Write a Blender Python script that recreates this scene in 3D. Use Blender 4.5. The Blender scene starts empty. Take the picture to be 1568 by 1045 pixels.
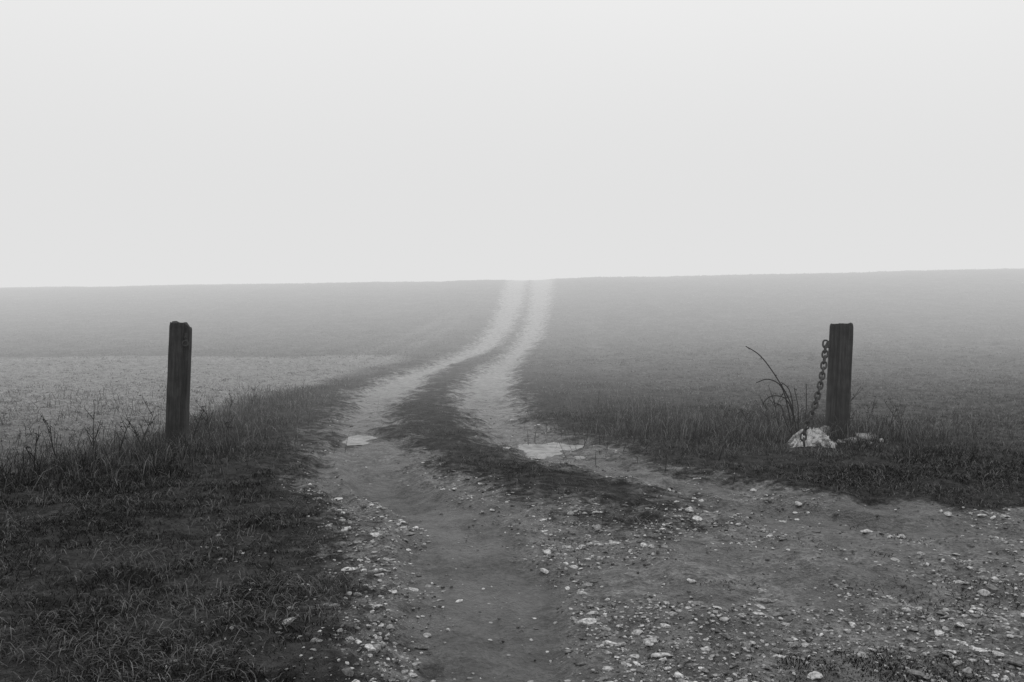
import bpy, math, random
import numpy as np
from mathutils import Vector, Matrix, noise as mnoise

rng = np.random.default_rng(7)
random.seed(7)
scene = bpy.context.scene

# ------------------------------------------------------------------ noise
def _h(ix, iy, s):
    v = np.sin(ix*127.1 + iy*311.7 + s*74.7)*43758.5453
    return v - np.floor(v)
def vnoise(x, y, s=0):
    ix = np.floor(x); iy = np.floor(y)
    fx = x-ix; fy = y-iy
    fx = fx*fx*(3-2*fx); fy = fy*fy*(3-2*fy)
    a = _h(ix, iy, s); b = _h(ix+1, iy, s); c = _h(ix, iy+1, s); d = _h(ix+1, iy+1, s)
    return (a*(1-fx)+b*fx)*(1-fy) + (c*(1-fx)+d*fx)*fy
def fbm(x, y, s=0, o=4):
    r = 0; a = 0.5; t = 0
    for i in range(o):
        r = r + a*vnoise(x*1.0, y*1.0, s+i); t += a
        x, y = (x*0.8-y*0.6)*2.03+11.3, (x*0.6+y*0.8)*2.03+5.1; a *= 0.5
    return r/t
def sstep(a, b, x):
    t = np.clip((x-a)/(b-a), 0, 1); return t*t*(3-2*t)

# ------------------------------------------------------------------ layout (metres)
PY = np.array([-60,10,15,20,25,30,35,40,45,50,54,60,75,100,200,900.])
PZ = np.array([0,0,-.12,-.35,-.45,-.30,.15,.65,1.15,1.56,1.80,1.86,1.6,.8,-2,-6.])
_gy = np.arange(-60, 900, 0.5); _gz = np.interp(_gy, PY, PZ)
_k = np.exp(-0.5*(np.arange(-10, 11)*0.5/1.6)**2); _k /= _k.sum()
_gz = np.convolve(np.pad(_gz, 10, mode='edge'), _k, mode='valid')

TY = np.array([-60,3,4,4.74,5.25,5.9,6.3,6.7,7.1,7.5,8,8.58,9.2,10,10.9,12.3,14,16.7,21,25.2,28.8,31.8,34.8,40.4,45.3,54,70,120,900])
LL = np.array([-.2,-.4,-.59,-.74,-.84,-1.0,-1.08,-1.16,-1.28,-1.45,-1.72,-1.82,-1.90,-1.99,-2.05,-2.25,-2.38,-2.62,-2.67,-2.22,-1.49,-1.02,-.75,-.52,-.45,-.28,.1,1,5])
LR = np.array([9,4,3,2.4,1.9,1.3,.95,.66,.4,.08,-.23,-.53,-.75,-1.08,-1.32,-1.57,-1.69,-1.62,-1.85,-1.55,-.74,-.27,.04,.37,.57,.84,1.1,2.0,6.0])
RL = np.array([-7,-2,-1,-.4,0,.6,.95,1.1,1.29,1.25,1.03,.77,.40,.04,-.31,-.56,-.77,-.92,-.99,-.64,-.15,.18,.42,.68,.82,1.02,1.3,2.2,6.2])
RR = np.array([60,60,60,60,50,40,30,12,3.6,2.46,1.92,1.44,1.06,.89,.47,.13,.06,.01,.01,.10,.45,.86,1.12,1.52,1.80,2.24,2.5,3.4,7.5])
def track_sd(x, y, warp=True):
    if warp:
        wx = (fbm(x*2.1, y*2.1, 31)-.5)*.75; wy = (fbm(x*2.1, y*2.1, 37)-.5)*.75
        w = 1-0.6*sstep(14, 30, y)
        x = x+wx*w; y = y+wy*w
    outer = np.minimum(x-np.interp(y, TY, LL), np.interp(y, TY, RR)-x)
    strip = np.minimum(x-np.interp(y, TY, LR), np.interp(y, TY, RL)-x)
    strip = np.where(strip > 0, strip*(.6+.4*sstep(6.6, 8.8, y)), strip)
    return np.minimum(np.clip(outer, -3, 3), -strip)
def lf_mask(x, y):   # light crop field on the left
    vb = np.interp(y, [0,8,9.5,11.4,15,20,27,30], [-5.4,-4.1,-3.75,-3.5,-3.6,-3.4,-2.7,-2.6])
    w = (fbm(x*.8, y*.8, 3)-.5)*.9
    return sstep(-.1, .7, vb-x+w)*(1-sstep(27.2, 27.9, y+0.02*x+w*.3))
def rf_mask(x, y):   # cropped field on the right
    vb = np.interp(y, [0,6.8,10,14,20,28,54], [7,6.2,4.4,2.9,1.9,1.7,3.4])
    w = (fbm(x*.8, y*.8, 5)-.5)*1.2
    return sstep(0, .9, x-vb+w)
BC = ([3,4,5.25,6.7,8,9,11], [.02,-.03,-.13,-.35,-.95,-1.25,-1.65])
def band(x, y):      # smooth, stone-free wheel band in the foreground
    c = np.interp(y, *BC)
    hw = np.interp(y, [3,4,5.25,6.7,8], [.44,.43,.39,.34,.30])
    c = c+(fbm(x*1.5, y*1.5, 99, 3)-.5)*.3
    return 1-sstep(.5, 1.3, np.abs(x-c)/hw)
def band2(x, y):     # second wheel band curving off to the right
    c = np.interp(x, [.3, 1.0, 1.8, 2.8, 4, 6], [8.6, 7.75, 7.1, 6.6, 6.35, 6.2])
    c = c+(fbm(x*1.5, y*1.5, 98, 3)-.5)*.35
    return (1-sstep(.5, 1.4, np.abs(y-c)/.28))*sstep(.2, .9, x)
PUD = [(0.56, 10.25, .52, .38), (-1.62, 10.85, .36, .28)]
def H(x, y, sd=None):
    x = np.asarray(x, float); y = np.asarray(y, float)
    if sd is None: sd = track_sd(x, y)
    z = np.interp(y, _gy, _gz)
    s = sstep(14, 52, y); xc = np.clip(x, -60, 60)
    z = z + s*np.where(xc < 0, .0145*xc, .0235*xc)
    z = z + s*.07*(np.exp(-((x+2.2)/1.8)**2)+np.exp(-((x-5.0)/2.4)**2))
    z = z + s*(fbm(x*.25, y*.25, 90, 3)-.5)*.10
    t = sstep(-.25, .25, sd)
    far = sstep(6.4, 8.5, y)
    z = z - t*far*.07*(1-.5*sstep(25, 40, y)) - (1-far)*t*.015
    bn = band(x, y)*(1-sstep(8, 10, y)); b2 = band2(x, y)
    z = z - .06*bn - .05*b2
    xr = x-np.interp(y, *BC)                       # long shallow tyre ruts following the track
    z = z + t*(1-sstep(11, 16, y))*(fbm(xr*5.5, y*.5, 23, 3)-.5)*.10
    z = z + (fbm(x*.9, y*.9, 11)-.5)*.09 + (fbm(x*4, y*4, 12, 5)-.5)*(.08-.005*t)*(1-.55*np.maximum(bn, b2))
    f = np.maximum(lf_mask(x, y), rf_mask(x, y))
    z = z + f*(fbm(x*5, y*5, 13, 2)-.5)*.09
    for px, py, rx, ry in PUD:
        z = z - .045*np.exp(-((x-px)/rx)**2-((y-py)/ry)**2)
    return z
def Hs(x, y): return float(H(np.array([x]), np.array([y]))[0])

# ------------------------------------------------------------------ mesh helper
def build(name, V, F, mat, attrs=None, smooth=False, parent=None):
    V = np.asarray(V, np.float32); F = np.asarray(F, np.int32)
    k = F.shape[1]
    me = bpy.data.meshes.new(name)
    me.vertices.add(len(V)); me.vertices.foreach_set("co", V.ravel())
    me.loops.add(F.size); me.loops.foreach_set("vertex_index", F.ravel())
    me.polygons.add(len(F))
    me.polygons.foreach_set("loop_start", np.arange(0, F.size, k, dtype=np.int32))
    me.polygons.foreach_set("use_smooth", np.full(len(F), smooth))
    me.update(calc_edges=True); me.validate()
    if attrs:
        for n, a in attrs.items():
            at = me.attributes.new(n, 'FLOAT', 'POINT')
            at.data.foreach_set("value", np.asarray(a, np.float32))
    me.materials.append(mat)
    ob = bpy.data.objects.new(name, me); scene.collection.objects.link(ob)
    if parent: ob.parent = parent
    return ob

# ------------------------------------------------------------------ node helper
class NT:
    def __init__(s, name):
        s.m = bpy.data.materials.new(name); s.m.use_nodes = True
        s.t = s.m.node_tree; s.n = s.t.nodes; s.n.clear()
        s.out = s.n.new('ShaderNodeOutputMaterial')
    def link(s, a, b): s.t.links.new(a, b)
    def set(s, sock, v):
        if isinstance(v, bpy.types.NodeSocket): s.link(v, sock)
        else: sock.default_value = v
    def math(s, op, a, b=0.0, clamp=False):
        n = s.n.new('ShaderNodeMath'); n.operation = op; n.use_clamp = clamp
        s.set(n.inputs[0], a); s.set(n.inputs[1], b); return n.outputs[0]
    def mr(s, v, a, b, c, d):
        n = s.n.new('ShaderNodeMapRange'); n.interpolation_type = 'SMOOTHSTEP'
        s.set(n.inputs[0], v)
        for i, q in enumerate((a, b, c, d)): s.set(n.inputs[i+1], q)
        return n.outputs[0]
    def mix(s, f, a, b):
        n = s.n.new('ShaderNodeMix'); n.data_type = 'FLOAT'
        s.set(n.inputs[0], f); s.set(n.inputs[2], a); s.set(n.inputs[3], b); return n.outputs[0]
    def attr(s, name):
        n = s.n.new('ShaderNodeAttribute'); n.attribute_name = name; return n.outputs['Fac']
    def pos(s, sc=(1, 1, 1)):
        c = s.n.new('ShaderNodeTexCoord'); m = s.n.new('ShaderNodeMapping')
        s.link(c.outputs['Object'], m.inputs[0]); m.inputs['Scale'].default_value = sc
        return m.outputs[0]
    def noise(s, vec, sc, det=4, rough=.55):
        n = s.n.new('ShaderNodeTexNoise'); s.link(vec, n.inputs['Vector'])
        n.inputs['Scale'].default_value = sc; n.inputs['Detail'].default_value = det
        n.inputs['Roughness'].default_value = rough; return n.outputs['Fac']
    def vor(s, vec, sc):
        n = s.n.new('ShaderNodeTexVoronoi'); s.link(vec, n.inputs['Vector'])
        n.inputs['Scale'].default_value = sc; return n.outputs['Distance']
    def col(s, v):
        c = s.n.new('ShaderNodeCombineColor')
        for i in range(3): s.set(c.inputs[i], v)
        return c.outputs[0]
    def diffuse(s, v):
        d = s.n.new('ShaderNodeBsdfDiffuse'); s.link(s.col(v), d.inputs[0]); s.link(d.outputs[0], s.out.inputs['Surface']); return s.m
    def finish(s, col, rough, h=None, dist=.02, strength=1., spec=.5):
        p = s.n.new('ShaderNodeBsdfPrincipled')
        s.link(s.col(col), p.inputs['Base Color'])
        s.set(p.inputs['Roughness'], rough); s.set(p.inputs['Specular IOR Level'], spec)
        if h is not None:
            b = s.n.new('ShaderNodeBump'); s.link(h, b.inputs['Height'])
            b.inputs['Distance'].default_value = dist; b.inputs['Strength'].default_value = strength
            s.link(b.outputs[0], p.inputs['Normal'])
        s.link(p.outputs[0], s.out.inputs['Surface']); return s.m

# ------------------------------------------------------------------ ground material
g = NT('field_and_track_soil')
P = g.pos()
sd = g.attr('trk'); lf = g.attr('lf'); rf = g.attr('rf'); pale = g.attr('farpale'); bd = g.attr('band'); tram = g.attr('tram')
nF = g.noise(P, 38, 3, .7); nM = g.noise(P, 1.6, 4, .65); nG = g.noise(P, 8, 5, .75)
edge = g.math('ADD', sd, g.math('MULTIPLY', g.math('SUBTRACT', nG, .5), 1.3))
T = g.mr(edge, -.28, .28, 0, 1)
verge = g.mr(nG, .35, .7, .02, .065)
hill = g.mr(nM, .3, .7, .065, .115)
hill = g.math('MULTIPLY', hill, g.mr(nG, .3, .7, .5, 1.5))
fld = g.attr('far')
base = g.mix(fld, verge, hill)
base = g.mix(rf, base, g.mr(nG, .35, .68, .02, .10))
base = g.mix(g.math('MULTIPLY', rf, fld), base, hill)
base = g.mix(lf, base, g.math('MULTIPLY', g.math('MULTIPLY', g.mr(nF, .3, .68, .12, .31), g.mr(nG, .34, .64, .65, 1.3)), g.attr('viewtone')))  # left field darker nearby: view-angle effect put into the colour
base = g.math('ADD', base, g.math('MULTIPLY', tram, .05))
trn = g.math('MULTIPLY', g.mr(nM, .34, .66, .038, .135), g.mr(nF, .25, .75, .4, 1.6))
trn = g.math('MULTIPLY', trn, g.mr(nG, .32, .68, .45, 1.55))
vo = g.vor(P, 46)
peb = g.math('MULTIPLY', g.mr(vo, .18, .34, 1, 0), g.math('MULTIPLY', g.attr('grav'), g.mr(nG, .42, .6, 0, 1)))
trn = g.mix(g.math('MULTIPLY', bd, .85), trn, g.math('MULTIPLY', g.mr(nG, .3, .7, .032, .070), g.mr(nF, .25, .75, .7, 1.25)))
trn = g.mix(g.math('MULTIPLY', peb, .75), trn, .30)
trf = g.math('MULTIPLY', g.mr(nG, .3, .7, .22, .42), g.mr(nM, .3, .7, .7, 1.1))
tr = g.mix(pale, trn, trf)  # track soil mixed paler with distance
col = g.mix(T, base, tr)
rough = g.mix(T, .95, g.mr(nM, .35, .65, .38, .8))
hh = g.math('ADD', g.math('MULTIPLY', nG, 1.4), g.math('MULTIPLY', nF, .5))
hh = g.mix(g.math('MULTIPLY', bd, .5), hh, g.math('MULTIPLY', nG, .5))
hh = g.math('ADD', hh, g.math('MULTIPLY', peb, .25))
ground_mat = g.finish(col, rough, hh, dist=.05, strength=1., spec=g.mix(T, .08, .4))

# ------------------------------------------------------------------ terrain grid
def grow(start, stop, d0, r):
    o = []; v = start; d = d0
    while v < stop:
        d *= r; v += d; o.append(v)
    return o
fx = list(np.arange(-5, 6.001, .035))
right = grow(6, 320, .035, 1.024); left = [-5-(v-6) for v in right][::-1]
xs = np.array(left+fx+right)
ysl = list(np.arange(-40, 2.4, 1.0)); v = 2.6
while v < 62: ysl.append(v); v += max(.028, .0085*v)
while v < 880: ysl.append(v); v += .06*(v-50)+.3
ys = np.array(ysl)
X, Y = np.meshgrid(xs, ys); X = X.ravel(); Y = Y.ravel()
SD = track_sd(X, Y); Z = H(X, Y, SD)
def tramf(x, y):
    r = 0
    for pts, k in (([(23, -3.6), (30, -3.0), (36, -1.9), (44, -1.2)], 1), ([(23, -4.6), (30, -3.9), (36, -2.7), (44, -1.8)], 1),
                [[(20, 2.2), (26, 2.3), (33, 2.6), (42, 3.0)], .6]):
        py = [p[0] for p in pts]; px = [p[1] for p in pts]
        r = r + k*np.exp(-((x-np.interp(y, py, px))/.3)**2)*sstep(py[0], py[0]+5, y)*(1-sstep(34, 42, y))
    return np.clip(r, 0, 1)
def grav(x, y, sd):
    cl = fbm(x*1.5, y*1.5, 80, 4)
    return sstep(-.3, .1, sd)*sstep(.34, .56, cl)*(1-.98*band(x, y))*(1-.75*band2(x, y))*(1-.85*sstep(7.0, 9.5, y))
attrs = dict(trk=SD, lf=lf_mask(X, Y), rf=rf_mask(X, Y), farpale=sstep(7.0, 24, Y)*.93+.02, viewtone=.50+.50*sstep(7, 16, Y),  # track soil and left field both set paler with distance
             band=np.maximum(band(X, Y)*(1-sstep(7.5, 10, Y)), .8*band2(X, Y)), tram=tramf(X, Y), far=sstep(16, 28, Y), grav=grav(X, Y, SD))
nx, ny = len(xs), len(ys)
i = np.arange(nx-1)[None, :]+np.arange(ny-1)[:, None]*nx
F = np.stack([i, i+1, i+1+nx, i+nx], -1).reshape(-1, 4)
V = np.stack([X, Y, Z], 1)
is_tr = (SD[F].max(1) > -.3)
def sub(name, mask):
    f = F[mask]; u, inv = np.unique(f, return_inverse=True)
    return build(name, V[u], inv.reshape(-1, 4), ground_mat, {k: a[u] for k, a in attrs.items()}, smooth=True)
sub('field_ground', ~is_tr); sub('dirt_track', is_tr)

# ------------------------------------------------------------------ puddles
p = NT('muddy_water'); P = p.pos()
pm = p.finish(p.mr(p.noise(P, 9, 4), .3, .7, .10, .28), p.mr(p.noise(P, 5, 3), .35, .65, .25, .55), p.noise(P, 18, 5, .65), dist=.02, strength=1., spec=.5)
for (px, py, rx, ry) in PUD:
    n = 60; a = np.linspace(0, 2*np.pi, n, endpoint=False)
    rr = 1+.9*(fbm(np.cos(a)*2.2+px*5, np.sin(a)*2.2+py, 4)-.5)
    bx = px+np.cos(a)*rx*1.25*rr; by = py+np.sin(a)*ry*1.35*rr
    r_ = rng.random(600)**.5; a_ = rng.random(600)*6.283
    lvl = np.percentile(H(px+np.cos(a_)*r_*rx, py+np.sin(a_)*r_*ry), 52)
    Vp = np.vstack([[px, py, lvl], np.stack([bx, by, np.full(n, lvl)], 1)])
    Fp = [(0, k+1, (k+1) % n+1) for k in range(n)]
    build('puddle', Vp, Fp, pm)

# ------------------------------------------------------------------ grass
gm = NT('grass_blade'); grass_mat = gm.diffuse(gm.attr('tone'))
def blades(name, x, y, h, w, lean, tone, zoff=-.005):
    n = len(x); z = H(x, y)+zoff
    az = rng.random(n)*2*np.pi; wa = az+np.pi/2+(rng.random(n)-.5)*1.6
    d = np.stack([np.cos(az), np.sin(az), np.zeros(n)], 1); wd = np.stack([np.cos(wa), np.sin(wa), np.zeros(n)], 1)*(w/2)[:, None]
    b = np.stack([x, y, z], 1); up = np.array([0, 0, 1.])
    ln = lean[:, None]; hh = h[:, None]
    vert = np.sqrt(np.clip(1-np.clip(ln, 0, .985)**2, .01, 1))
    m = b+d*ln*hh*.4+up*hh*(.22+.35*vert)
    t = b+d*ln*hh*1.0+up*hh*(vert*.9)
    Vv = np.stack([b-wd, b+wd, m-wd*.75, m+wd*.75, t], 1).reshape(-1, 3)
    o = (np.arange(n)*5)[:, None, None]
    Ff = (np.array([[0, 1, 3], [0, 3, 2], [2, 3, 4]])[None]+o).reshape(-1, 3)
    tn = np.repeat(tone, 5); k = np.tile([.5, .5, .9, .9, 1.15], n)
    return build(name, Vv, Ff, grass_mat, {'tone': tn*k})
def sample(n, y0, y1, k=.62, pad=1.6, pw=-1.):
    u = rng.random(n)
    if pw == -1.: y = y0*(y1/y0)**u
    else: y = y0+(y1-y0)*u
    x = (rng.random(n)*2-1)*(k*y+pad); return x, y

x, y = sample(640000, 2.6, 34)
sdv = track_sd(x, y); L = lf_mask(x, y); R = rf_mask(x, y)
cl = fbm(x*2.4, y*2.4, 50, 3); fine = fbm(x*11, y*11, 51, 2); dry = fbm(x*1.1, y*1.1, 57, 3)
br = np.exp(-((x-1.6)/.6)**2-((y-4.0)/.45)**2)
spn = sstep(.60, .68, fbm(x*3.2, y*3.2, 52, 4))*(y < 7.2)*(1-band(x, y))*.35
spill = np.clip(spn*sstep(.0, .6, sdv)*.6+.85*sstep(.25, .7, br+(fine-.5)*.6), 0, 1)
edgef = 1-sstep(-.45, .12, sdv+(fine-.5)*.6+(cl-.5)*.8)
pr = np.where(sdv > .2, spill, np.maximum(edgef*(.2+.8*sstep(.34, .58, cl*.6+fine*.4)), spill))*(1-L*.9)*(1-R*.6)
instrip = (x > np.interp(y, TY, LR)-.15) & (x < np.interp(y, TY, RL)+.15) & (y > 6.3)
pr = np.clip(pr, 0, 1)*np.where(y > 14, .75, 1)*np.where(instrip, .6+.3*sstep(6.6, 8.4, y), 1)
k = rng.random(len(x)) < pr
x, y, sdv, cl, fine, dry, instrip, br = (q[k] for q in (x, y, sdv, cl, fine, dry, instrip, br)); n = len(x)
tall = sstep(2.3, 3.3, -x)*sstep(6.8, 8.5, y)*(1-sstep(13, 22, y)) + 1.1*np.exp(-((x-2.9)/1.6)**2-((y-11)/1.6)**2)
tall = np.clip(tall, 0, 1)
edge_low = sstep(-.8, 0, sdv)
h = (.020+.052*sstep(.3, .75, cl)+.04*rng.random(n)**3)*np.where(instrip, .6, 1)*(1-.45*edge_low)
h = h*(1+tall*1.9*sstep(.4, .7, fine)+tall*.5)
w = (.0028+.0020*rng.random(n))*(1+np.clip(y-5, 0, 30)*.09)
lean = 1-.75*rng.random(n)**2*(.45+.55*tall)
straw = rng.random(n)
patch = .55+.9*sstep(.35, .65, fbm(x*.7, y*.7, 58, 3))
tone = (.014+.050*rng.random(n)**1.5)*(.6+.9*sstep(.3, .7, dry))*np.where(x > 1, patch, 1)
tone = np.where(straw > .92-.16*sstep(.4, .7, dry), .08+.16*rng.random(n), tone)
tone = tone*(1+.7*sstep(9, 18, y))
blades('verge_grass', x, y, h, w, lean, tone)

# matted straw lying in the grass
x, y = sample(60000, 2.8, 13, .62, 1.)
k = (track_sd(x, y) < .0) & (rng.random(len(x)) < sstep(.40, .66, fbm(x*2.1, y*2.1, 71, 3))+.06) & (lf_mask(x, y) < .5); x, y = x[k], y[k]; n = len(x)
blades('dry_grass', x, y, .04+.09*rng.random(n), .0022+.002*rng.random(n), .9+.09*rng.random(n), .05+.19*rng.random(n)**1.6, .012)

def clumps(name, x, y, per, hgt, wid, t0, t1, spread=.035, kk=None):
    n = len(x); big = .5+1.0*rng.random(n)
    kk = np.ones(n) if kk is None else kk
    x = np.repeat(x, per)+rng.normal(0, spread, n*per)*np.repeat(big, per)
    y = np.repeat(y, per)+rng.normal(0, spread, n*per)*np.repeat(big, per)
    b = np.repeat(big, per); m = len(x)
    t = np.repeat((t0+(t1-t0)*rng.random(n)**1.4)*kk, per)*(.7+.6*rng.random(m))
    blades(name, x, y, hgt*b*(.6+.6*rng.random(m)), wid*(.7+.6*rng.random(m))*(1+np.clip(y-6, 0, 40)*.05), .6+.4*rng.random(m), t)
x, y = sample(18000, 5.5, 27.6, .62, 2.0)
row = np.abs(((x*.97+y*.24)/.27) % 1-.5)
k = (rng.random(len(x)) < lf_mask(x, y)*(.2+.8*sstep(.15, .42, row))*(.25+.75*sstep(.35, .58, fbm(x*1.3, y*1.3, 60)))); clumps('field_crop', x[k], y[k], 16, .045, .008, .10, .38, .05, .50+.50*sstep(7, 16, y[k]))  # crop clumps darker nearby, same view-angle effect in their tone
x, y = sample(17000, 5.5, 30, .62, 2.0)
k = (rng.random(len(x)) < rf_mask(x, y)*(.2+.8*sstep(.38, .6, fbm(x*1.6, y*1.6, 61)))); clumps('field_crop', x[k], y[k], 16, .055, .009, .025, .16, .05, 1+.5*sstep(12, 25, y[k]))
x, y = sample(90000, 27, 60, .62, 2.0, pw=0)
k = (track_sd(x, y) < -.15) & (fbm(x*.9, y*.9, 62) > .42); x, y = x[k], y[k]; n = len(x)
blades('hill_grass', x, y, .03+.08*rng.random(n)**2, .012+.014*rng.random(n), .7+.3*rng.random(n), .05+.11*rng.random(n))

# ------------------------------------------------------------------ stones
import bmesh
def ico(sub):
    bm = bmesh.new(); bmesh.ops.create_icosphere(bm, subdivisions=sub, radius=1)
    v = np.array([q.co[:] for q in bm.verts]); f = np.array([[q.index for q in fa.verts] for fa in bm.faces]); bm.free(); return v, f
I1, I2 = ico(1), ico(2)
def rocks(name, x, y, s, tone, ic, mat, sink=.25, z=None, flat=(.35, .75)):
    v0, f0 = ic; n = len(x)
    var = []
    for q in range(24):
        r = np.random.default_rng(q); v = v0.copy()
        for _ in range(9):
            d = r.normal(size=3); d /= np.linalg.norm(d); c = .42+.4*r.random()
            e = v@d; v = v-np.outer(np.clip(e-c, 0, 9), d)
        var.append(v*(1+(.06 if len(v0) < 100 else .012)*r.normal(size=(len(v), 1))))
    var = np.array(var); vi = rng.integers(0, 24, n); Vv = var[vi]
    sc = np.stack([.75+.8*rng.random(n), .6+.5*rng.random(n), flat[0]+(flat[1]-flat[0])*rng.random(n)], 1)*s[:, None]
    Vv = Vv*sc[:, None, :]
    tl = rng.normal(0, .22, n); c, sn = np.cos(tl)[:, None], np.sin(tl)[:, None]
    vy = Vv[..., 1]*c-Vv[..., 2]*sn; vz = Vv[..., 1]*sn+Vv[..., 2]*c
    a = rng.random(n)*6.283; c, sn = np.cos(a)[:, None], np.sin(a)[:, None]
    vx = Vv[..., 0]*c-vy*sn; vy2 = Vv[..., 0]*sn+vy*c
    zz = H(x, y) if z is None else z
    zz = zz+sc[:, 2]*(1-2*sink)*.6
    Vv = np.stack([vx+x[:, None], vy2+y[:, None], vz+zz[:, None]], -1).reshape(-1, 3)
    Ff = (f0[None]+(np.arange(n)*len(v0))[:, None, None]).reshape(-1, 3)
    return build(name, Vv, Ff, mat, {'tone': np.repeat(tone, len(v0))})
sm = NT('limestone_gravel'); P = sm.pos()
stone_mat = sm.diffuse(sm.math('MULTIPLY', sm.attr('tone'), sm.mr(sm.noise(P, 60, 4, .7), .34, .66, .45, 1.25)))
def gravel(n, ymax, s0, s1, base, ex):
    x, y = sample(n, 2.7, ymax, .62, .8)
    sdv = track_sd(x, y)
    pr = grav(x, y, sdv)*.9+base*(sdv > -.1)*(1-.85*band(x, y))
    fringe = np.exp(-((x-np.interp(y, TY, LL)-.3)/.36)**2)*(y < 7.8)
    pr = np.maximum(pr, fringe*.9*sstep(.32, .55, fbm(x*2.5, y*2.5, 81, 3))*(1-.9*band(x, y)))
    pr = np.maximum(pr, .06*(y < 6.5)*(sdv > -.8))
    k = rng.random(n) < pr; x, y = x[k], y[k]; m = len(x)
    s = s0+(s1-s0)*rng.random(m)**ex
    return x, y, s*(1+.02*y)
x, y, s = gravel(90000, 16, .0045, .015, .09, 2.3); n = len(x)
rocks('gravel', x, y, s, .09+.50*rng.random(n)**1.7, I1, stone_mat, sink=.26)
x, y, s = gravel(9500, 13, .011, .036, .07, 2.8); n = len(x)
rocks('loose_stones', x, y, s, .14+.46*rng.random(n)**1.5, I2, stone_mat, sink=.33, flat=(.28, .55))
x, y = sample(22000, 2.8, 14, .62, .8); sdv = track_sd(x, y)
k = rng.random(len(x)) < np.exp(-((sdv-.02)/.2)**2)*.5*sstep(.4, .6, fbm(x*2, y*2, 85, 3))*(1-band(x, y)); x, y = x[k], y[k]; n = len(x)
rocks('mud_clods', x, y, .005+.016*rng.random(n)**2, .05+.06*rng.random(n), I1, stone_mat, sink=.42)

# ------------------------------------------------------------------ rubble and torn plastic sheet at the right post
rub = NT('pale_rubble'); P = rub.pos()
rub_mat = rub.finish(rub.math('MULTIPLY', rub.attr('tone'), rub.mr(rub.noise(P, 14, 5, .7), .38, .62, .25, 1.15)), .8, rub.noise(P, 30, 4), dist=.02, spec=.3)
rb = [(3.18, 10.10, .06), (3.27, 10.40, .18), (3.18, 10.55, .13), (3.50, 10.08, .10), (3.58, 10.16, .12), (3.70, 10.22, .10), (3.42, 10.05, .06), (3.62, 10.0, .05), (3.33, 10.0, .05), (3.74, 10.05, .045), (2.80, 9.95, .05)]
bx = np.array([q[0] for q in rb]); by = np.array([q[1] for q in rb]); bs = np.array([q[2] for q in rb])
rocks('rubble_stones', bx, by, bs, .20+.24*rng.random(len(rb)), ico(4), rub_mat, sink=.1, flat=(.45, .8))
ps = NT('dirty_white_plastic'); P = ps.pos()
ps_mat = ps.finish(ps.mr(ps.noise(P, 14, 5, .7), .37, .58, .10, .58), .5, ps.noise(P, 45, 3), dist=.008, spec=.35)
n = 60; U, W = np.meshgrid(np.linspace(-1, 1, n), np.linspace(-1, 1, n)); U = U.ravel(); W = W.ravel()
rid = 1-np.abs(2*fbm(U*2.6+3, W*2.6+9, 41, 3)-1)*2.2; rid2 = 1-np.abs(2*fbm(U*6+1, W*6+2, 44, 2)-1)*2.4
ed = 1-np.clip(np.maximum(np.abs(U), np.abs(W)), 0, 1)**2.5
sxp = 3.00+U*.19*(1+.9*(fbm(U*3, W*3, 47)-.5))+.05*rid2; syp = 10.0+W*.20*(1+.7*(fbm(U*2, W*2, 48)-.5))+.04*rid
szp = H(sxp, syp)+.006+np.clip(.09*ed*(.1+rid)+.075*rid2*ed**.5, -.02, 1)
ii = (np.arange(n-1)[None, :]+np.arange(n-1)[:, None]*n)
build('plastic_sheet', np.stack([sxp, syp, szp], 1), np.stack([ii, ii+1, ii+1+n, ii+n], -1).reshape(-1, 4), ps_mat)

# ------------------------------------------------------------------ posts
wd = NT('weathered_timber'); P = wd.pos((1, 1, .06)); P2 = wd.pos()
gr = wd.noise(P, 60, 6, .7); wc = wd.mr(gr, .3, .72, .008, .048)
wc = wd.math('MULTIPLY', wc, wd.mr(wd.noise(P2, 6, 5, .65), .32, .68, .55, 1.4))
wood = wd.finish(wc, .85, gr, dist=.018, strength=1., spec=.2)
ir = NT('rusted_iron'); P = ir.pos()
iron = ir.finish(ir.mr(ir.noise(P, 60, 4), .3, .7, .012, .035), .65, ir.noise(P, 120, 3), dist=.002, spec=.35)

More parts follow.
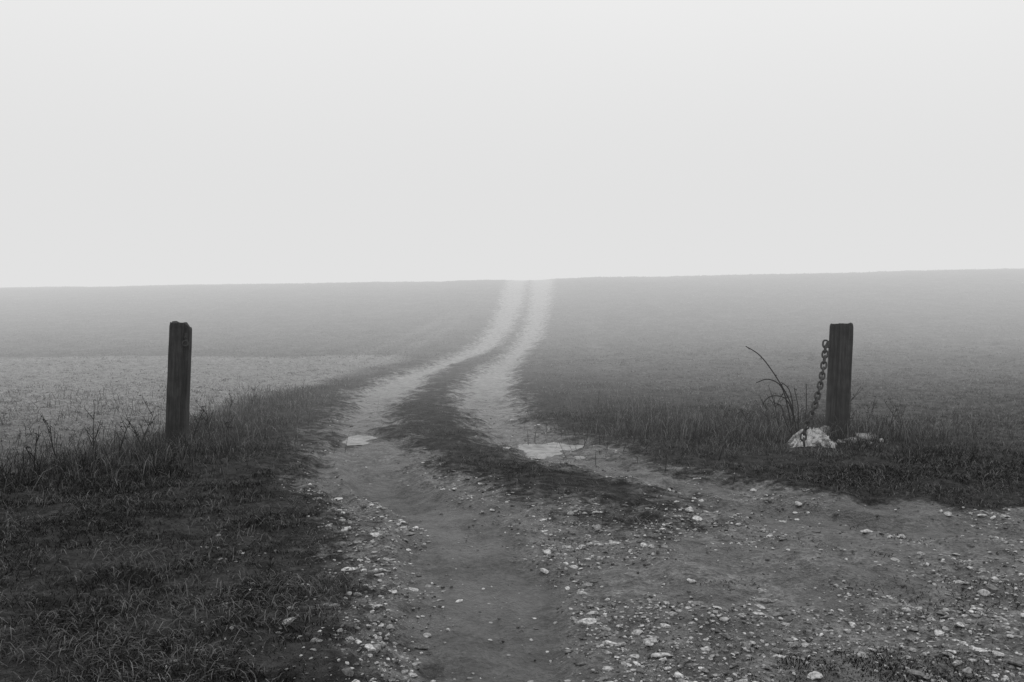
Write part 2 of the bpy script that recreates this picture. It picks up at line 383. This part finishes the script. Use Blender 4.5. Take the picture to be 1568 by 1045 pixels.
def boxmesh(name, c, s, mat, parent, bev=.004):
    bm = bmesh.new(); bmesh.ops.create_cube(bm, size=1)
    for v in bm.verts: v.co = Vector((v.co.x*s[0], v.co.y*s[1], v.co.z*s[2]))
    bmesh.ops.bevel(bm, geom=bm.edges[:], offset=bev, segments=2, affect='EDGES')
    me = bpy.data.meshes.new(name); bm.to_mesh(me); bm.free(); me.materials.append(mat)
    o = bpy.data.objects.new(name, me); o.location = c; scene.collection.objects.link(o); o.parent = parent; return o
def post(name, loc, h, rot, leanx, prof, notch, seed):
    e = bpy.data.objects.new(name, None); scene.collection.objects.link(e)
    e.location = loc; e.rotation_euler = (0, leanx, 0)
    pts = []
    for a in range(len(prof)):
        p0 = prof[a]; p1 = prof[(a+1) % len(prof)]
        m = max(1, int(math.dist(p0, p1)/.02))
        for q in range(m): pts.append((p0[0]+(p1[0]-p0[0])*q/m, p0[1]+(p1[1]-p0[1])*q/m))
    n = len(pts); lv = 44; bm = bmesh.new(); rings = []
    cr, sr = math.cos(rot), math.sin(rot)
    for j in range(lv):
        t = j/(lv-1); z = -.25+(h+.25)*t; ring = []
        for (px, py) in pts:
            zz = z
            if j == lv-1:
                zz += .016*(mnoise.noise(Vector((px*25, py*25, seed)))) + notch(px, py)
            elif j == lv-2: zz = min(zz, h+notch(px, py)-.016)
            elif notch(px, py) < -.005 and zz > h+notch(px, py)-.02: zz = h+notch(px, py)-.018-.002*(lv-j)
            k = 1+.026*mnoise.noise(Vector((px*14, py*14, z*2.2+seed)))+.022*mnoise.noise(Vector((px*50, py*50, z*5+seed)))
            if j == lv-1: k *= .94
            k *= 1+.03*(1-t)
            x_, y_ = px*k, py*k
            ring.append(bm.verts.new((x_*cr-y_*sr, x_*sr+y_*cr, zz)))
        rings.append(ring)
    for j in range(lv-1):
        for q in range(n):
            bm.faces.new((rings[j][q], rings[j][(q+1) % n], rings[j+1][(q+1) % n], rings[j+1][q]))
    f = bm.faces.new(rings[-1]); bmesh.ops.triangulate(bm, faces=[f])
    bmesh.ops.recalc_face_normals(bm, faces=bm.faces[:])
    me = bpy.data.meshes.new('timber'); bm.to_mesh(me); bm.free(); me.materials.append(wood)
    o = bpy.data.objects.new('timber', me); scene.collection.objects.link(o); o.parent = e
    return e
a, b = .085, .075
profL = [(-a+.01, -b), (.045, -b), (.053, -b+.008), (.053, -.045), (.068, -.045), (.098, -.05), (.104, -.04), (.104, b-.01), (.095, b), (-a+.01, b), (-a, b-.01), (-a, -b+.01)]
zl = Hs(-3.34, 9.8)
eL = post('wooden_gate_post', (-3.34, 9.8, zl), 1.26, math.radians(4), math.radians(3.2), profL, lambda x, y: -.045 if x > .058 else 0, 1.3)
boxmesh('latch_plate', (.088, -.062, 1.10), (.030, .014, .13), iron, eL)
boxmesh('latch_catch', (.085, -.080, 1.125), (.022, .03, .022), iron, eL)
def torus(name, c, R, r, rot, parent):
    bpy.ops.mesh.primitive_torus_add(major_radius=R, minor_radius=r, major_segments=20, minor_segments=8)
    o = bpy.context.object; o.name = name; o.location = c; o.rotation_euler = rot; o.parent = parent; o.data.materials.append(iron); return o
torus('latch_ring', (.088, -.088, 1.065), .026, .006, (math.radians(80), 0, .3), eL)
zr = Hs(3.45, 10.5)
a, b = .115, .08
profR = [(-a+.01, -b), (-.035, -b), (-.03, -b+.012), (-.022, -b+.012), (-.016, -b), (a-.01, -b), (a, -b+.01), (a, b-.01), (a-.01, b), (-a+.01, b), (-a, b-.01), (-a, -b+.01)]
eR = post('wooden_gate_post', (3.445, 10.5, zr), 1.21, math.radians(-14), math.radians(1.6), profR, lambda x, y: -.012 if x < -.03 else 0, 5.1)
boxmesh('staple_plate', (-.112, -.030, 1.0), (.012, .05, .07), iron, eR)
torus('staple_ring', (-.135, -.03, .985), .032, .007, (math.radians(90), 0, .4), eR)

# ------------------------------------------------------------------ chain
cp = [Vector(q) for q in [(3.30, 10.46, .985), (3.27, 10.38, .87), (3.225, 10.28, .73), (3.165, 10.16, .60), (3.095, 10.04, .47), (3.02, 9.92, .35), (2.95, 9.84, .26), (2.90, 9.78, .18), (2.87, 9.74, .11), (2.86, 9.68, .06)]]
dense = []
for a_ in range(len(cp)-1):
    for q in range(20): dense.append(cp[a_].lerp(cp[a_+1], q/20))
V_, F_ = [], []; pitch = .068; acc = 0; cents = []; nxt = 0
for q in range(1, len(dense)):
    acc += (dense[q]-dense[q-1]).length
    if acc >= nxt: cents.append((dense[q], (dense[min(q+3, len(dense)-1)]-dense[max(q-3, 0)]).normalized())); nxt += pitch
for li, (c, tdir) in enumerate(cents):
    up = Vector((0, 1, 0)); s1 = tdir.cross(up).normalized(); s2 = tdir.cross(s1).normalized()
    ang = (li % 2)*math.pi/2+random.uniform(-.3, .3)+.4
    side = s1*math.cos(ang)+s2*math.sin(ang); nor = tdir.cross(side)
    A, B, r = .045, .026, .010; seg = 22; ms = 8; o = len(V_)
    for k in range(seg):
        th = 2*math.pi*k/seg; ct, stn = math.cos(th), math.sin(th)
        ex = math.copysign(abs(ct)**.8, ct)*A; ey = math.copysign(abs(stn)**.7, stn)*B
        pc = c+tdir*ex+side*ey; rad = (tdir*ct/A+side*stn/B).normalized()
        for m in range(ms):
            ph = 2*math.pi*m/ms; V_.append((pc+rad*r*math.cos(ph)+nor*r*math.sin(ph))[:])
    for k in range(seg):
        for m in range(ms):
            F_.append((o+k*ms+m, o+((k+1) % seg)*ms+m, o+((k+1) % seg)*ms+(m+1) % ms, o+k*ms+(m+1) % ms))
build('iron_chain', V_, F_, iron, smooth=True)

# ------------------------------------------------------------------ dead weeds and bramble
dm = NT('dead_stem'); P = dm.pos()
stem = dm.finish(dm.mr(dm.noise(P, 30, 3), .3, .7, .012, .035), .85, spec=.1)
def tube(VV, FF, pts, r0, r1, ms=5):
    o = len(VV); n = len(pts)
    for q, pnt in enumerate(pts):
        t = (pts[min(q+1, n-1)]-pts[max(q-1, 0)]).normalized(); s1 = t.cross(Vector((.3, 1, .2))).normalized(); s2 = t.cross(s1)
        r = r0+(r1-r0)*q/(n-1)
        for m in range(ms):
            a = 2*math.pi*m/ms; VV.append((pnt+s1*r*math.cos(a)+s2*r*math.sin(a))[:])
    for q in range(n-1):
        for m in range(ms): FF.append((o+q*ms+m, o+q*ms+(m+1) % ms, o+(q+1)*ms+(m+1) % ms, o+(q+1)*ms+m))
def leaf(VV, FF, p, d, l, w):
    o = len(VV); s = d.cross(Vector((random.random(), .3, random.random()))).normalized()*w
    VV += [p[:], (p+d*l*.5+s)[:], (p+d*l)[:], (p+d*l*.5-s)[:]]; FF.append((o, o+1, o+2, o+3))
def curve(p0, d, L, n, bend, jit=.06):
    pts = [p0.copy()]; d = d.normalized()
    for q in range(n):
        d = (d+bend/n+Vector((random.gauss(0, jit), random.gauss(0, jit), random.gauss(0, jit*.5)))).normalized(); pts.append(pts[-1]+d*L/n)
    return pts
def weed(x, y, h, lean, nb=5, r=.006):
    VV, FF = [], []
    p0 = Vector((x, y, Hs(x, y)-.02))
    main = curve(p0, Vector((lean, random.uniform(-.1, .1), 1)), h, 10, Vector((lean*.5, 0, 0)))
    tube(VV, FF, main, r, r*.35)
    for q in range(nb):
        k = random.randint(3, 8); sgn = random.choice((-1, 1))
        br = curve(main[k], Vector((sgn*random.uniform(.4, .9), random.uniform(-.5, .5), 1)), h*random.uniform(.2, .45), 6, Vector((0, 0, .3)))
        tube(VV, FF, br, r*.55, r*.3)
        for m in range(3): leaf(VV, FF, br[random.randint(2, 6)], Vector((random.uniform(-1, 1), random.uniform(-1, 1), random.uniform(-.3, 1))).normalized(), .035, .006)
    for m in range(8): leaf(VV, FF, main[random.randint(2, 10)], Vector((random.uniform(-1, 1), random.uniform(-1, 1), random.uniform(-.6, .6))).normalized(), random.uniform(.03, .07), .006)
    build('dead_weed', VV, FF, stem)
for q in [(-3.72, 8.75, .60, -.12), (-3.60, 9.0, .40, .1), (-3.60, 9.55, .52, .12), (-3.50, 9.45, .46, -.2), (-3.12, 9.6, .46, .15), (-3.02, 9.8, .50, .05), (-2.92, 9.9, .38, .3),
          (-3.3, 11.5, .36, .1), (-3.95, 8.1, .42, .2), (-3.9, 7.6, .34, -.2), (2.75, 10.5, .46, -.2), (3.75, 10.6, .46, .2), (2.9, 10.6, .52, -.1), (3.90, 10.3, .40, .1), (-3.25, 9.3, .36, .2), (2.6, 10.4, .38, -.3), (-4.1, 8.9, .4, -.15), (-3.4, 12.8, .4, .2), (2.3, 10.9, .34, .2), (4.3, 10.8, .34, -.2), (3.68, 10.75, .5, .1)]:
    weed(*q)
VV, FF = [], []
def spline(pp, n=24):
    out = []; m = n//(len(pp)-1)
    P_ = [pp[0]]+pp+[pp[-1]]
    for a_ in range(1, len(P_)-2):
        for q in range(m):
            t = q/m; p0, p1, p2, p3 = P_[a_-1], P_[a_], P_[a_+1], P_[a_+2]
            out.append(.5*((2*p1)+(p2-p0)*t+(2*p0-5*p1+4*p2-p3)*t*t+(3*p1-p0-3*p2+p3)*t**3))
    out.append(pp[-1]); return out
arcs = [([(3.04, 10.55, 0), (2.96, 10.5, .33), (2.78, 10.4, .62), (2.58, 10.3, .86), (2.40, 10.2, .97)], .008),
        ([(2.98, 10.5, 0), (2.90, 10.4, .30), (2.80, 10.3, .54), (2.64, 10.2, .63), (2.50, 10.15, .60)], .008),
        ([(3.02, 10.45, 0), (2.95, 10.4, .25), (2.84, 10.3, .42), (2.68, 10.25, .45), (2.58, 10.2, .38)], .008),
        ([(2.98, 10.5, 0), (2.98, 10.5, .3), (2.92, 10.45, .5), (2.82, 10.4, .58)], .007),
        ([(2.95, 10.4, 0), (2.84, 10.3, .2), (2.80, 10.3, .34), (2.72, 10.3, .38)], .007),
        ([(3.04, 10.5, 0), (3.02, 10.45, .3), (2.96, 10.4, .52)], .006), ([(3.1, 10.5, 0), (3.12, 10.5, .3), (3.10, 10.45, .56)], .006)]
for pts, r in arcs:
    c = spline([Vector(q) for q in pts]); tube(VV, FF, c, r, r*.6)
    for m in range(7):
        leaf(VV, FF, c[random.randint(4, len(c)-1)], Vector((random.uniform(-1, 1), random.uniform(-.5, .5), random.uniform(-.8, .5))).normalized(), random.uniform(.02, .05), .006)
build('bramble', VV, FF, stem)
tx, ty = [], []
for (cx, cy, sx, sy, m) in [(-3.35, 9.6, .45, .25, 1500), (2.70, 10.45, .4, .2, 1700), (3.85, 10.4, .3, .2, 1500), (2.3, 10.9, .7, .5, 2000), (-3.9, 8.6, .6, .6, 1500), (-3.4, 12, .4, 1.6, 1700), (1.6, 12, .5, 1.2, 1500), (4.6, 10.8, .7, .6, 900)]:
    tx.append(rng.normal(cx, sx, m)); ty.append(rng.normal(cy, sy, m))
x = np.concatenate(tx); y = np.concatenate(ty); n = len(x)
blades('tall_grass', x, y, .06+.30*rng.random(n)**2, .004+.003*rng.random(n), .2+.75*rng.random(n), np.where(rng.random(n) > .65, .16, .025)+.05*rng.random(n))

# ------------------------------------------------------------------ fog (volumes denser up the slope; their own glow stands in for scattered light)
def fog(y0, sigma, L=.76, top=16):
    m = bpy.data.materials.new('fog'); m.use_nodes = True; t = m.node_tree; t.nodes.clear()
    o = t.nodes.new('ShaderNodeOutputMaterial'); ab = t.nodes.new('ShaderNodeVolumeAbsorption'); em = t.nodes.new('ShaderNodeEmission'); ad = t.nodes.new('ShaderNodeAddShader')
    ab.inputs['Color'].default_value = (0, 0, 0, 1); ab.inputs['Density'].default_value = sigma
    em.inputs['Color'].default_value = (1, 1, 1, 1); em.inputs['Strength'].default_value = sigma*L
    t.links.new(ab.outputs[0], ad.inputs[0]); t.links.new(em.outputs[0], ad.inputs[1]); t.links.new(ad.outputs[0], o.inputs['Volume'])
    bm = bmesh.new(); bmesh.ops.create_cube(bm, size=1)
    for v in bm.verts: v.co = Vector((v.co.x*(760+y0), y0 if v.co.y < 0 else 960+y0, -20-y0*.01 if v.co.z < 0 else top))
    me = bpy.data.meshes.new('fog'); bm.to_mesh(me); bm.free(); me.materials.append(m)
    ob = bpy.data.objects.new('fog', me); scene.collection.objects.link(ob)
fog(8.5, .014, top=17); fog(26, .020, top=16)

# ------------------------------------------------------------------ world + sun
w = bpy.data.worlds.new("World"); scene.world = w; w.use_nodes = True; t = w.node_tree; t.nodes.clear()
o = t.nodes.new('ShaderNodeOutputWorld'); bg = t.nodes.new('ShaderNodeBackground'); sk = t.nodes.new('ShaderNodeTexSky')
sk.sky_type = 'NISHITA'; sk.sun_disc = False; sk.sun_elevation = math.radians(50); sk.sun_rotation = math.radians(20)
bw = t.nodes.new('ShaderNodeRGBToBW'); mx = t.nodes.new('ShaderNodeMix'); mx.data_type = 'FLOAT'
mx.inputs[0].default_value = .9
tc = t.nodes.new('ShaderNodeTexCoord'); cn = t.nodes.new('ShaderNodeTexNoise'); cn.inputs['Scale'].default_value = 1.6; cn.inputs['Detail'].default_value = 2
cr = t.nodes.new('ShaderNodeMapRange'); cr.inputs[1].default_value = .3; cr.inputs[2].default_value = .7; cr.inputs[3].default_value = 9.8; cr.inputs[4].default_value = 10.9
t.links.new(tc.outputs['Generated'], cn.inputs['Vector']); t.links.new(cn.outputs['Fac'], cr.inputs[0]); t.links.new(cr.outputs[0], mx.inputs[3])
t.links.new(sk.outputs[0], bw.inputs[0]); t.links.new(bw.outputs[0], mx.inputs[2]); t.links.new(mx.outputs[0], bg.inputs['Color'])
bg.inputs['Strength'].default_value = .1; t.links.new(bg.outputs[0], o.inputs[0])
sl = bpy.data.lights.new('sun', 'SUN'); sl.energy = .9; sl.angle = math.radians(20); sl.color = (1, 1, 1)
so = bpy.data.objects.new('sun', sl); scene.collection.objects.link(so)
az, el = math.radians(20), math.radians(50)
so.rotation_euler = (Vector((math.sin(az)*math.cos(el), math.cos(az)*math.cos(el), math.sin(el)))).to_track_quat('Z', 'Y').to_euler()

# ------------------------------------------------------------------ camera
cam = bpy.data.cameras.new('camera'); cam.lens = 35; cam.sensor_width = 36; cam.clip_end = 3000; cam.clip_start = .05
co = bpy.data.objects.new('camera', cam); scene.collection.objects.link(co)
co.location = (0, 0, 1.6); co.rotation_euler = (math.radians(90-3.23), 0, 0); scene.camera = co
scene.view_settings.view_transform = 'Standard'; scene.view_settings.look = 'None'; scene.view_settings.exposure = 0
